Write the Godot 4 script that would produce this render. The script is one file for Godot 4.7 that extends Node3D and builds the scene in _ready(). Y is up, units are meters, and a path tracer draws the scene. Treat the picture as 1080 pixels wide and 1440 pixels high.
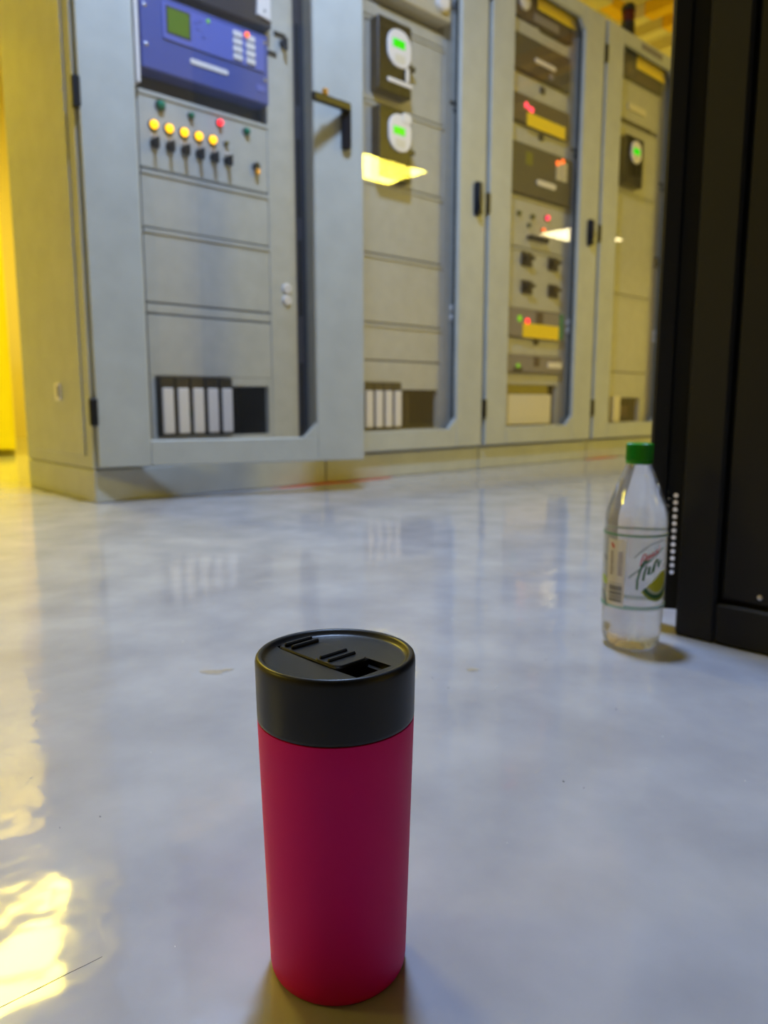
extends Node3D

# ---------------------------------------------------------------- frame of the place
const CAM_HEIGHT := 0.2717
const ROW_TURN := 42.2            # degrees: the row of cabinets runs to the right and away
const PITCH := 0.785
const ROW_ORIGIN := Vector3(-0.7776, 0.0, -1.9977)
const PANEL_Z := -0.04            # front of the mounting panels inside a cabinet
const LAMP_Y := 2.55
const CEILING_Y := 2.66

var row_basis := Basis(Vector3.UP, deg_to_rad(ROW_TURN))
var M := {}
var taken := {}


func at_row(u: float, v: float, w: float) -> Vector3:
	return ROW_ORIGIN + row_basis * Vector3(u, v, w)


# ---------------------------------------------------------------- mesh building
class MB:
	var v := PackedVector3Array()
	var n := PackedVector3Array()
	var uv := PackedVector2Array()

	func tri(a: Vector3, b: Vector3, c: Vector3, na: Vector3, nb: Vector3, nc: Vector3, ua := Vector2.ZERO, ub := Vector2.ZERO, uc := Vector2.ZERO) -> void:
		var g := (b - a).cross(c - a)
		if g.length_squared() < 1e-20:
			return
		if g.dot(na + nb + nc) < 0.0:
			v.append_array([a, b, c]); n.append_array([na, nb, nc]); uv.append_array([ua, ub, uc])
		else:
			v.append_array([a, c, b]); n.append_array([na, nc, nb]); uv.append_array([ua, uc, ub])

	func quad(a: Vector3, b: Vector3, c: Vector3, d: Vector3, nn: Vector3) -> void:
		tri(a, b, c, nn, nn, nn)
		tri(a, c, d, nn, nn, nn)

	# a box with chamfered edges
	func box(c: Vector3, s: Vector3, bevel := 0.0) -> MB:
		var h := s * 0.5
		var b := minf(bevel, minf(h.x, minf(h.y, h.z)) * 0.9)
		for ax in 3:
			for sg in [-1.0, 1.0]:
				var i := (ax + 1) % 3
				var j := (ax + 2) % 3
				var nn := Vector3.ZERO
				nn[ax] = sg
				var q := []
				for e in [[-1, -1], [1, -1], [1, 1], [-1, 1]]:
					var p := Vector3.ZERO
					p[ax] = sg * h[ax]
					p[i] = e[0] * (h[i] - b)
					p[j] = e[1] * (h[j] - b)
					q.append(c + p)
				quad(q[0], q[1], q[2], q[3], nn)
				if b <= 0.0:
					continue
				for sg2 in [-1.0, 1.0]:
					var e1 := Vector3.ZERO
					var e2 := Vector3.ZERO
					e1[ax] = sg * h[ax]; e1[i] = sg2 * (h[i] - b)
					e2[ax] = sg * (h[ax] - b); e2[i] = sg2 * h[i]
					var lo := Vector3.ZERO
					lo[j] = -(h[j] - b)
					var n2 := Vector3.ZERO
					n2[ax] = sg; n2[i] = sg2
					quad(c + e1 + lo, c + e2 + lo, c + e2 - lo, c + e1 - lo, n2.normalized())
		if b > 0.0:
			for x in [-1.0, 1.0]:
				for y in [-1.0, 1.0]:
					for z in [-1.0, 1.0]:
						var nn := Vector3(x, y, z).normalized()
						tri(c + Vector3(x * h.x, y * (h.y - b), z * (h.z - b)), c + Vector3(x * (h.x - b), y * h.y, z * (h.z - b)), c + Vector3(x * (h.x - b), y * (h.y - b), z * h.z), nn, nn, nn)
		return self

	# a box given by two corners
	func span(a: Vector3, b: Vector3, bevel := 0.0) -> MB:
		return box((a + b) * 0.5, (b - a).abs(), bevel)

	# a profile of (radius, height) turned about the y axis; joints sharper than 35 degrees stay creased
	func lathe(p: Array, seg := 48, where := Vector3.ZERO, turn := Basis.IDENTITY) -> MB:
		var nor := []
		for k in p.size() - 1:
			var d: Vector2 = p[k + 1] - p[k]
			nor.append(Vector2(d.y, -d.x).normalized())
		for k in p.size() - 1:
			var n0: Vector2 = nor[k]
			var n1: Vector2 = nor[k]
			if k > 0 and nor[k - 1].dot(nor[k]) > 0.8:
				n0 = (nor[k - 1] + nor[k]).normalized()
			if k < p.size() - 2 and nor[k + 1].dot(nor[k]) > 0.8:
				n1 = (nor[k + 1] + nor[k]).normalized()
			for i in seg:
				var a0 := TAU * i / seg
				var a1 := TAU * (i + 1) / seg
				var c0 := Vector3(sin(a0), 0, cos(a0))
				var c1 := Vector3(sin(a1), 0, cos(a1))
				var A: Vector3 = where + turn * (c0 * p[k].x + Vector3.UP * p[k].y)
				var B: Vector3 = where + turn * (c1 * p[k].x + Vector3.UP * p[k].y)
				var C: Vector3 = where + turn * (c1 * p[k + 1].x + Vector3.UP * p[k + 1].y)
				var D: Vector3 = where + turn * (c0 * p[k + 1].x + Vector3.UP * p[k + 1].y)
				var nA := turn * (c0 * n0.x + Vector3.UP * n0.y)
				var nB := turn * (c1 * n0.x + Vector3.UP * n0.y)
				var nC := turn * (c1 * n1.x + Vector3.UP * n1.y)
				var nD := turn * (c0 * n1.x + Vector3.UP * n1.y)
				tri(A, B, C, nA, nB, nC, Vector2(float(i) / seg, p[k].y), Vector2(float(i + 1) / seg, p[k].y), Vector2(float(i + 1) / seg, p[k + 1].y))
				tri(A, C, D, nA, nC, nD, Vector2(float(i) / seg, p[k].y), Vector2(float(i + 1) / seg, p[k + 1].y), Vector2(float(i) / seg, p[k + 1].y))
		return self

	# a polygon in x and y pushed from z0 to z1, the front edge chamfered
	func prism(poly: PackedVector2Array, z0: float, z1: float, bevel := 0.0) -> MB:
		var pts := poly
		if Geometry2D.is_polygon_clockwise(pts):
			pts.reverse()
		var count := pts.size()
		var inner := PackedVector2Array()
		for i in count:
			var a := pts[(i + count - 1) % count]
			var b := pts[i]
			var c := pts[(i + 1) % count]
			var n1 := Vector2(b.y - a.y, a.x - b.x).normalized()
			var n2 := Vector2(c.y - b.y, b.x - c.x).normalized()
			var mid := (n1 + n2).normalized()
			inner.append(b - mid * bevel / maxf(0.4, mid.dot(n1)))
		var zf := z1
		var zs := z1 - bevel
		var idx := Geometry2D.triangulate_polygon(inner)
		for k in range(0, idx.size(), 3):
			var p0 := inner[idx[k]]
			var p1 := inner[idx[k + 1]]
			var p2 := inner[idx[k + 2]]
			tri(Vector3(p0.x, p0.y, zf), Vector3(p1.x, p1.y, zf), Vector3(p2.x, p2.y, zf), Vector3.BACK, Vector3.BACK, Vector3.BACK)
		idx = Geometry2D.triangulate_polygon(pts)
		for k in range(0, idx.size(), 3):
			var p0 := pts[idx[k]]
			var p1 := pts[idx[k + 1]]
			var p2 := pts[idx[k + 2]]
			tri(Vector3(p0.x, p0.y, z0), Vector3(p1.x, p1.y, z0), Vector3(p2.x, p2.y, z0), Vector3.FORWARD, Vector3.FORWARD, Vector3.FORWARD)
		for i in count:
			var a := pts[i]
			var b := pts[(i + 1) % count]
			var nn := Vector3(b.y - a.y, a.x - b.x, 0).normalized()
			quad(Vector3(a.x, a.y, z0), Vector3(b.x, b.y, z0), Vector3(b.x, b.y, zs), Vector3(a.x, a.y, zs), nn)
			if bevel > 0.0:
				var ia := inner[i]
				var ib := inner[(i + 1) % count]
				quad(Vector3(a.x, a.y, zs), Vector3(b.x, b.y, zs), Vector3(ib.x, ib.y, zf), Vector3(ia.x, ia.y, zf), (nn + Vector3.BACK).normalized())
		return self

	# the vertices from number «from» on are turned and moved
	func move(t: Transform3D, from := 0) -> MB:
		for i in range(from, v.size()):
			v[i] = t * v[i]
			n[i] = (t.basis * n[i]).normalized()
		return self

	func mesh() -> ArrayMesh:
		var a := []
		a.resize(Mesh.ARRAY_MAX)
		a[Mesh.ARRAY_VERTEX] = v
		a[Mesh.ARRAY_NORMAL] = n
		a[Mesh.ARRAY_TEX_UV] = uv
		var m := ArrayMesh.new()
		m.add_surface_from_arrays(Mesh.PRIMITIVE_TRIANGLES, a)
		return m


func rounded(x0: float, y0: float, x1: float, y1: float, r: float, steps := 5) -> PackedVector2Array:
	var p := PackedVector2Array()
	for c in [[x1 - r, y1 - r, 0.0], [x0 + r, y1 - r, 90.0], [x0 + r, y0 + r, 180.0], [x1 - r, y0 + r, 270.0]]:
		for k in steps + 1:
			var a := deg_to_rad(c[2] + 90.0 * k / steps)
			p.append(Vector2(c[0] + r * cos(a), c[1] + r * sin(a)))
	return p


# ---------------------------------------------------------------- nodes
func numbered(called: String) -> String:
	taken[called] = taken.get(called, -1) + 1
	return called if taken[called] == 0 else "%s_%03d" % [called, taken[called]]


func thing(called: String, label: String, category: String, where := Vector3.ZERO, turn := 0.0, group := "") -> Node3D:
	var o := Node3D.new()
	o.name = numbered(called)
	add_child(o)
	o.position = where
	o.rotation.y = deg_to_rad(turn)
	o.set_meta("label", label)
	o.set_meta("category", category)
	if group:
		o.set_meta("group", group)
	return o


func part(called: String, mb: MB, m: Material, parent: Node, label := "") -> MeshInstance3D:
	var o := MeshInstance3D.new()
	o.name = called
	o.mesh = mb.mesh()
	o.mesh.surface_set_material(0, m)
	parent.add_child(o, true)
	if label:
		o.set_meta("label", label)
	return o


func structure(called: String, mb: MB, m: Material) -> MeshInstance3D:
	var o := part(called, mb, m, self)
	o.set_meta("kind", "structure")
	return o


func shared(called: String, mesh: Mesh, where: Vector3, parent: Node) -> MeshInstance3D:
	var o := MeshInstance3D.new()
	o.name = called
	o.mesh = mesh
	o.position = where
	parent.add_child(o, true)
	return o


func mat(called: String, c: Color, rough := 0.5, metal := 0.0) -> StandardMaterial3D:
	var m := StandardMaterial3D.new()
	m.resource_name = called
	m.albedo_color = c
	m.roughness = rough
	m.metallic = metal
	M[called] = m
	return m


func glow(called: String, c: Color, energy: float) -> StandardMaterial3D:
	var m := mat(called, c, 0.35)
	m.emission_enabled = true
	m.emission = c
	m.emission_energy_multiplier = energy
	return m


func noise_texture(freq: float, octaves: int, seed_no: int, lo: Color, hi: Color, size := 512) -> NoiseTexture2D:
	var f := FastNoiseLite.new()
	f.seed = seed_no
	f.frequency = freq
	f.fractal_octaves = octaves
	var g := Gradient.new()
	g.set_color(0, lo)
	g.set_color(1, hi)
	var t := NoiseTexture2D.new()
	t.width = size
	t.height = size
	t.seamless = true
	t.noise = f
	t.color_ramp = g
	return t


func materials() -> void:
	# painted sheet steel of the cabinets: a light pebble grey with a faint unevenness of the paint
	var paint := mat("cabinet_paint", Color(0.735, 0.745, 0.715), 0.42)
	paint.albedo_texture = noise_texture(0.012, 4, 3, Color(0.94, 0.94, 0.94), Color(1, 1, 1))
	paint.uv1_triplanar = true
	paint.uv1_scale = Vector3(1.3, 1.3, 1.3)
	var inner := mat("panel_paint", Color(0.735, 0.735, 0.70), 0.5)
	inner.albedo_texture = paint.albedo_texture
	inner.uv1_triplanar = true
	inner.uv1_scale = Vector3(2.1, 2.1, 2.1)
	# floor: poured grey floor paint with cloudy patches, a clear top and a slightly wavy surface
	var fl := mat("floor_paint", Color(0.73, 0.733, 0.76), 0.105)
	fl.albedo_texture = noise_texture(0.008, 5, 11, Color(0.86, 0.86, 0.87), Color(1, 1, 1), 1024)
	fl.uv1_triplanar = true
	fl.uv1_world_triplanar = true
	fl.uv1_scale = Vector3(0.8, 0.8, 0.8)
	fl.heightmap_enabled = true
	fl.heightmap_texture = noise_texture(0.010, 4, 27, Color(0, 0, 0), Color(1, 1, 1), 1024)
	fl.heightmap_scale = 0.07
	fl.roughness_texture = noise_texture(0.01, 4, 41, Color(0.55, 0.55, 0.55), Color(1, 1, 1), 512)
	var gl := mat("glass", Color(1, 1, 1, 0.01), 0.0)
	gl.metallic_specular = 0.45
	gl.transparency = BaseMaterial3D.TRANSPARENCY_ALPHA
	mat("wall_paint", Color(0.86, 0.79, 0.52), 0.8)
	mat("ceiling_paint", Color(0.80, 0.76, 0.62), 0.85)
	mat("black_plastic", Color(0.075, 0.075, 0.08), 0.4)
	mat("dark_handle", Color(0.08, 0.09, 0.13), 0.35)
	mat("gasket", Color(0.05, 0.055, 0.065), 0.7)
	mat("cavity", Color(0.05, 0.05, 0.05), 0.8)
	mat("brown_case", Color(0.10, 0.07, 0.055), 0.4)
	mat("relay_blue", Color(0.28, 0.33, 0.60), 0.4)
	mat("relay_bezel", Color(0.38, 0.42, 0.72), 0.35)
	mat("relay_dark", Color(0.18, 0.17, 0.20), 0.45)
	mat("relay_brown", Color(0.24, 0.175, 0.19), 0.45)
	mat("relay_grey", Color(0.50, 0.48, 0.49), 0.4)
	mat("white_plastic", Color(0.90, 0.88, 0.86), 0.4)
	mat("cream_plastic", Color(0.86, 0.83, 0.74), 0.45)
	mat("yellow_label", Color(0.99, 0.86, 0.0), 0.5)
	mat("green_lens", Color(0.03, 0.50, 0.36), 0.2)
	mat("olive_lens", Color(0.45, 0.45, 0.12), 0.25)
	mat("steel", Color(0.75, 0.75, 0.76), 0.3, 0.9)
	mat("brass", Color(0.85, 0.66, 0.30), 0.3, 0.9)
	mat("amber_off", Color(0.55, 0.50, 0.12), 0.3)
	mat("rust", Color(0.80, 0.30, 0.06), 0.8)
	mat("post_blue", Color(0.22, 0.24, 0.30), 0.5)
	mat("seam", Color(0.30, 0.30, 0.29), 0.7)
	mat("orange_paint", Color(0.98, 0.78, 0.04), 0.5)
	mat("yellow_steel", Color(0.99, 0.93, 0.10), 0.45)
	mat("tray_cream", Color(0.90, 0.85, 0.68), 0.5)
	mat("red_lens", Color(0.30, 0.03, 0.04), 0.2)
	mat("grit", Color(0.16, 0.14, 0.12), 0.9)
	mat("white_grit", Color(0.9, 0.9, 0.9), 0.4)
	mat("tan_stain", Color(0.68, 0.64, 0.57), 0.3)
	glow("lcd_green_backlight", Color(0.01, 0.72, 0.0), 1.0)
	glow("lcd_dim_screen", Color(0.30, 0.42, 0.06), 0.25)
	glow("yellow_signal_lamp", Color(1.0, 0.74, 0.0), 2.2)
	glow("red_signal_lamp", Color(1.0, 0.16, 0.20), 2.2)
	glow("orange_signal_lamp", Color(1.0, 0.42, 0.12), 2.0)
	glow("pink_signal_lamp", Color(1.0, 0.22, 0.34), 2.0)
	glow("green_signal_lamp", Color(0.45, 0.75, 0.05), 0.7)
	# tumbler
	var pink := mat("pink_coating", Color(0.84, 0.02, 0.44), 0.5)
	pink.metallic_specular = 0.3
	pink.heightmap_enabled = true
	pink.heightmap_texture = noise_texture(0.25, 2, 5, Color(0, 0, 0), Color(1, 1, 1), 256)
	pink.heightmap_scale = 0.002
	pink.uv1_triplanar = true
	pink.uv1_scale = Vector3(12, 12, 12)
	mat("lid_black", Color(0.07, 0.072, 0.078), 0.36).metallic_specular = 0.42
	# dark rack
	mat("rack_black", Color(0.112, 0.116, 0.135), 0.55).metallic_specular = 0.36
	mat("rack_groove", Color(0.03, 0.03, 0.032), 0.7)
	# bottle
	mat("cap_green", Color(0.04, 0.55, 0.06), 0.35)
	var pet := mat("bottle_plastic", Color(1, 1, 1, 0.14), 0.02)
	pet.transparency = BaseMaterial3D.TRANSPARENCY_ALPHA
	var water := mat("liquid", Color(1, 1, 1, 0.0), 0.0)
	water.refraction_enabled = true
	water.refraction_scale = 0.033
	water.transparency = BaseMaterial3D.TRANSPARENCY_ALPHA


# ---------------------------------------------------------------- lamps
func ceiling_lamp(u: float, w: float, tint: Color, radiance: float, label: String, sx := 1.2, sz := 0.6) -> void:
	var t := thing("ceiling_lamp", label, "lamp", at_row(u, LAMP_Y, w), ROW_TURN, "ceiling panel lamps")
	var f := MB.new()
	for s in [-1.0, 1.0]:
		f.box(Vector3(s * (sx * 0.5 + 0.012), 0.052, 0), Vector3(0.024, 0.114, sz + 0.048), 0.003)
		f.box(Vector3(0, 0.052, s * (sz * 0.5 + 0.012)), Vector3(sx, 0.114, 0.024), 0.003)
	f.box(Vector3(0, 0.1, 0), Vector3(sx, 0.018, sz))
	part("housing", f, M.white_plastic, t)
	var g := "lamp_diffuser_%s" % ("cool" if tint.b > tint.r else "warm")
	if not M.has(g):
		glow(g, tint.linear_to_srgb(), 3.0)
	part("diffuser", MB.new().box(Vector3(0, 0.006, 0), Vector3(sx, 0.008, sz)), M[g], t)
	var l := AreaLight3D.new()
	l.name = "lamp_light"
	l.area_size = Vector2(sx - 0.02, sz - 0.02)
	l.area_normalize_energy = true
	l.light_color = tint.linear_to_srgb()
	l.light_energy = radiance * sx * sz / PI
	l.area_range = 30.0
	l.shadow_enabled = true
	t.add_child(l)
	l.rotation_degrees = Vector3(-90, 0, 0)


# ---------------------------------------------------------------- cabinet parts
func screw(where: Vector3, parent: Node) -> void:
	if not M.has("_screw"):
		var mb := MB.new().lathe([Vector2(0.0055, 0), Vector2(0.005, 0.0016), Vector2(0.0035, 0.0024), Vector2(0, 0.0026)], 14, Vector3.ZERO, Basis(Vector3.RIGHT, PI / 2))
		M["_screw"] = mb.mesh()
		M["_screw"].surface_set_material(0, M.steel)
	shared("screw", M["_screw"], where, parent)


func knob_basis() -> Basis:
	return Basis(Vector3.RIGHT, PI / 2)


func signal_lamp(x: float, y: float, lens: String, parent: Node, r := 0.0095) -> void:
	var k := knob_basis()
	var z := PANEL_Z
	var b := part("indicator_lamp", MB.new().lathe([Vector2(r * 1.25, 0), Vector2(r * 1.25, 0.004), Vector2(r * 1.05, 0.006), Vector2(r * 0.95, 0.006)], 20, Vector3(x, y, z), k), M.black_plastic, parent)
	part("lens", MB.new().lathe([Vector2(r, 0.004), Vector2(r, 0.009), Vector2(r * 0.86, 0.0135), Vector2(r * 0.5, 0.017), Vector2(0, 0.018)], 20, Vector3(x, y, z), k), M[lens], b)


func rotary_switch(x: float, y: float, parent: Node, s := 1.0) -> void:
	var k := knob_basis()
	var b := part("toggle_switch", MB.new().lathe([Vector2(0.012 * s, 0), Vector2(0.012 * s, 0.01), Vector2(0.009 * s, 0.013), Vector2(0, 0.013)], 18, Vector3(x, y, PANEL_Z), k), M.black_plastic, parent)
	part("lever", MB.new().box(Vector3(x, y - 0.004 * s, PANEL_Z + 0.022), Vector3(0.008 * s, 0.03 * s, 0.02), 0.002), M.black_plastic, b)
	part("name_tag", MB.new().box(Vector3(x, y + 0.021 * s, PANEL_Z + 0.0012), Vector3(0.02 * s, 0.008 * s, 0.0024), 0.0005), M.white_plastic, b)


func blank(y0: float, y1: float, parent: Node, lip := true) -> MeshInstance3D:
	# a rack panel with a folded upper and lower lip; its joints to the next ones are real gaps
	var mb := MB.new().span(Vector3(0.188, y0 + 0.0015, PANEL_Z - 0.02), Vector3(0.601, y1 - 0.0015, PANEL_Z), 0.002)
	if lip and y1 - y0 > 0.12:
		mb.span(Vector3(0.188, y1 - 0.014, PANEL_Z - 0.001), Vector3(0.601, y1 - 0.002, PANEL_Z + 0.004), 0.0015)
	return part("mounting_panel", mb, M.panel_paint, parent)


func relay(x0: float, x1: float, y0: float, y1: float, m: String, parent: Node, z1 := -0.015, label := "") -> MeshInstance3D:
	return part("protection_relay", MB.new().span(Vector3(x0, y0, PANEL_Z - 0.03), Vector3(x1, y1, z1), 0.003), M[m], parent, label)


func plate(called: String, x0: float, y0: float, x1: float, y1: float, z0: float, z1: float, m: String, parent: Node, r := 0.0, bevel := 0.0008) -> MeshInstance3D:
	if r > 0.0:
		return part(called, MB.new().prism(rounded(x0, y0, x1, y1, r), z0, z1, bevel), M[m], parent)
	return part(called, MB.new().span(Vector3(x0, y0, z0), Vector3(x1, y1, z1), bevel), M[m], parent)


func led(x: float, y: float, z: float, m: String, parent: Node, r := 0.007) -> void:
	part("indicator_lamp", MB.new().lathe([Vector2(r, 0), Vector2(r * 0.9, 0.003), Vector2(r * 0.55, 0.0055), Vector2(0, 0.0062)], 16, Vector3(x, y, z), knob_basis()), M[m], parent)


func energy_meter(x0: float, x1: float, y0: float, y1: float, fx0: float, fx1: float, fy0: float, fy1: float, l: Array, parent: Node) -> MeshInstance3D:
	var e := part("energy_meter", MB.new().prism(rounded(x0, y0, x1, y1, 0.008), PANEL_Z, 0.0, 0.003), M.brown_case, parent, "dark brown meter case")
	part("meter_face", MB.new().prism(rounded(fx0, fy0, fx1, fy1, (fx1 - fx0) * 0.44, 8), -0.002, 0.006, 0.002), M.white_plastic, e)
	plate("lcd_screen", l[0], l[1], l[2], l[3], 0.005, 0.0072, "lcd_green_backlight", e)
	plate("reading_window", lerpf(fx0, fx1, 0.28), lerpf(fy0, fy1, 0.12), lerpf(fx0, fx1, 0.72), lerpf(fy0, fy1, 0.34), 0.005, 0.0068, "cream_plastic", e, 0.004)
	return e


func yellow_tag(x0: float, y0: float, x1: float, y1: float, z: float, parent: Node) -> void:
	plate("warning_tag", x0, y0, x1, y1, z, z + 0.0015, "yellow_label", parent, 0.002, 0.0003).set_meta("label", "yellow warning tag")


func terminal_modules(xs: Array, parent: Node) -> void:
	# upright modules: a white front, a dark top and dark gaps
	for x in xs:
		var b := part("terminal_module", MB.new().span(Vector3(x, 0.172, -0.10), Vector3(x + 0.0445, 0.342, -0.022), 0.003), M.black_plastic, parent)
		part("front_cover", MB.new().span(Vector3(x + 0.006, 0.180, -0.024), Vector3(x + 0.0405, 0.311, -0.016), 0.003), M.white_plastic, b)


func lower_panel(x0: float, x1: float, y1: float, yt: float, parent: Node) -> void:
	# the lowest panel with a cut-out from x0 to x1, up to yt; a dark recess lies behind it
	var z := PANEL_Z
	var mb := MB.new()
	mb.span(Vector3(0.188, yt, z - 0.02), Vector3(0.601, y1 - 0.0015, z), 0.002)
	mb.span(Vector3(0.188, 0.13, z - 0.02), Vector3(x0, yt, z))
	mb.span(Vector3(x1, 0.13, z - 0.02), Vector3(0.601, yt, z))
	mb.span(Vector3(x0, 0.13, z - 0.02), Vector3(x1, 0.170, z))
	part("mounting_panel", mb, M.panel_paint, parent)
	var c := MB.new()
	c.span(Vector3(x0 - 0.01, 0.15, z - 0.20), Vector3(x1 + 0.01, yt + 0.02, z - 0.19))
	c.span(Vector3(x0 - 0.02, 0.15, z - 0.19), Vector3(x0 - 0.005, yt + 0.02, z - 0.02))
	c.span(Vector3(x1 + 0.005, 0.15, z - 0.19), Vector3(x1 + 0.02, yt + 0.02, z - 0.02))
	c.span(Vector3(x0 - 0.01, yt + 0.01, z - 0.19), Vector3(x1 + 0.01, yt + 0.02, z - 0.02))
	c.span(Vector3(x0 - 0.01, 0.15, z - 0.19), Vector3(x1 + 0.01, 0.16, z - 0.02))
	part("wiring_recess", c, M.cavity, parent)


func cabinet_shell(i: int, label: String) -> Node3D:
	var t := thing("relay_cabinet", label, "cabinet", at_row(i * PITCH, 0, 0), ROW_TURN, "grey relay protection cabinets in a row")
	var W := PITCH - 0.002
	part("plinth", MB.new().span(Vector3(0.001, 0, -0.55), Vector3(W, 0.09, 0.0), 0.003), M.cabinet_paint, t)
	part("side_panel", MB.new().span(Vector3(0.001, 0.092, -0.55), Vector3(0.026, 1.948, -0.002), 0.003), M.cabinet_paint, t)
	part("side_panel", MB.new().span(Vector3(W - 0.025, 0.092, -0.55), Vector3(W, 1.948, -0.002), 0.003), M.cabinet_paint, t)
	part("roof", MB.new().span(Vector3(0.026, 1.925, -0.55), Vector3(W - 0.025, 1.95, -0.002), 0.002), M.cabinet_paint, t)
	part("back_panel", MB.new().span(Vector3(0.026, 0.092, -0.55), Vector3(W - 0.025, 1.925, -0.53)), M.cabinet_paint, t)
	part("floor_plate", MB.new().span(Vector3(0.026, 0.092, -0.53), Vector3(W - 0.025, 0.11, -0.004)), M.cabinet_paint, t)
	# swing frame: the columns left and right of the rack panels
	part("frame_column", MB.new().span(Vector3(0.03, 0.115, PANEL_Z - 0.03), Vector3(0.186, 1.92, PANEL_Z - 0.001), 0.002), M.panel_paint, t)
	part("frame_column", MB.new().span(Vector3(0.603, 0.115, PANEL_Z - 0.03), Vector3(0.705, 1.92, PANEL_Z - 0.001), 0.002), M.panel_paint, t)
	part("inner_backing", MB.new().span(Vector3(0.186, 0.35, PANEL_Z - 0.06), Vector3(0.603, 1.92, PANEL_Z - 0.04)), M.seam, t)
	return t


func frame_fittings(t: Node) -> void:
	# the pair of white round sockets and the lock on the right-hand column
	for y in [0.630, 0.594]:
		part("socket", MB.new().lathe([Vector2(0.016, 0), Vector2(0.016, 0.006), Vector2(0.013, 0.009), Vector2(0.006, 0.009), Vector2(0.005, 0.005), Vector2(0, 0.005)], 24, Vector3(0.664, y, PANEL_Z - 0.001), knob_basis()), M.white_plastic, t)
	var lock := part("frame_lock", MB.new().lathe([Vector2(0.012, 0), Vector2(0.012, 0.012), Vector2(0.009, 0.015), Vector2(0, 0.015)], 18, Vector3(0.665, 1.356, PANEL_Z - 0.001), knob_basis()), M.black_plastic, t)
	part("wing", MB.new().box(Vector3(0.665, 1.349, PANEL_Z + 0.02), Vector3(0.008, 0.034, 0.014), 0.002), M.black_plastic, lock)
	part("name_tag", MB.new().box(Vector3(0.656, 1.379, PANEL_Z + 0.0005), Vector3(0.044, 0.014, 0.003), 0.0006), M.black_plastic, t)


func door(t: Node, open: float) -> Node3D:
	var hinge := Node3D.new()
	hinge.name = "door"
	t.add_child(hinge)
	hinge.position = Vector3(0.012, 0, 0.004)
	hinge.rotation.y = -deg_to_rad(open)
	var w := 0.762
	var y0 := 0.097
	var y1 := 1.94
	var a := 0.135
	var b := 0.612
	var c := 0.168
	var d := 1.884
	var T := 0.020
	var f := MB.new()
	f.span(Vector3(0, y0, 0), Vector3(a, y1, T), 0.003)
	f.span(Vector3(b, y0, 0), Vector3(w, y1, T), 0.003)
	f.span(Vector3(a - 0.001, y0, 0), Vector3(b + 0.001, c, T), 0.003)
	f.span(Vector3(a - 0.001, d, 0), Vector3(b + 0.001, y1, T), 0.003)
	var k := 0.042
	f.prism(PackedVector2Array([Vector2(b + 0.001, c - 0.001), Vector2(b + 0.001, c + k), Vector2(b - k, c - 0.001)]), 0.0005, T - 0.0005)
	f.prism(PackedVector2Array([Vector2(b + 0.001, d + 0.001), Vector2(b - k, d + 0.001), Vector2(b + 0.001, d - k)]), 0.0005, T - 0.0005)
	part("door_frame", f, M.cabinet_paint, hinge)
	var g := MB.new()
	for s in [[a - 0.012, c - 0.012, a - 0.004, d + 0.012], [b + 0.004, c - 0.012, b + 0.012, d + 0.012]]:
		g.span(Vector3(s[0], s[1], -0.012), Vector3(s[2], s[3], -0.0005))
	g.span(Vector3(a - 0.004, c - 0.012, -0.012), Vector3(b + 0.004, c - 0.004, -0.0005))
	g.span(Vector3(a - 0.004, d + 0.004, -0.012), Vector3(b + 0.004, d + 0.012, -0.0005))
	part("gasket", g, M.gasket, hinge)
	part("glass_pane", MB.new().span(Vector3(a - 0.003, c - 0.003, -0.008), Vector3(b + 0.003, d + 0.003, -0.004)), M.glass, hinge)
	for y in [0.245, 1.035, 1.80]:
		part("hinge", MB.new().box(Vector3(-0.006, y, 0.010), Vector3(0.022, 0.074, 0.028), 0.004), M.black_plastic, hinge)
	return hinge


func closed_handle(d: Node, x: float, y0: float, y1: float) -> void:
	var yc := (y0 + y1) * 0.5
	var hgt := y1 - y0
	var h := part("door_handle", MB.new().prism(rounded(x - 0.016, y0, x + 0.016, y1, 0.015), 0.020, 0.027, 0.002), M.dark_handle, d)
	part("lever", MB.new().prism(PackedVector2Array([Vector2(x - 0.007, y0 + hgt * 0.2), Vector2(x + 0.007, y0 + hgt * 0.2), Vector2(x + 0.013, yc), Vector2(x + 0.010, y1 - 0.006), Vector2(x - 0.010, y1 - 0.006), Vector2(x - 0.013, yc)]), 0.026, 0.044, 0.004), M.dark_handle, h)
	part("lock_barrel", MB.new().lathe([Vector2(0.011, 0), Vector2(0.011, 0.016), Vector2(0.008, 0.018), Vector2(0, 0.018)], 18, Vector3(x, y0 + 0.014, 0.025), knob_basis()), M.black_plastic, h)


func opened_handle(d: Node) -> void:
	# swing handle left open: the housing on the door, the lever swung out to the left and off the sheet
	var h := part("door_handle", MB.new().prism(rounded(0.692, 0.983, 0.720, 1.108, 0.011), 0.0195, 0.034, 0.003), M.dark_handle, d)
	var p := Vector3(0.708, 1.094, 0.034)
	var q := Vector3(0.597, 1.091, 0.080)
	var axis := (q - p).normalized()
	var side := axis.cross(Vector3.UP).normalized()
	var lever := MB.new().box(Vector3.ZERO, Vector3(p.distance_to(q) + 0.02, 0.024, 0.015), 0.004)
	lever.move(Transform3D(Basis(axis, side.cross(axis), side), (p + q) * 0.5))
	part("lever", lever, M.black_plastic, h)
	part("lock_barrel", MB.new().lathe([Vector2(0.008, 0), Vector2(0.008, 0.014), Vector2(0.005, 0.017), Vector2(0, 0.017)], 16, p.lerp(q, 0.72) + Vector3(0, 0.010, 0.004)), M.brass, h)


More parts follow.
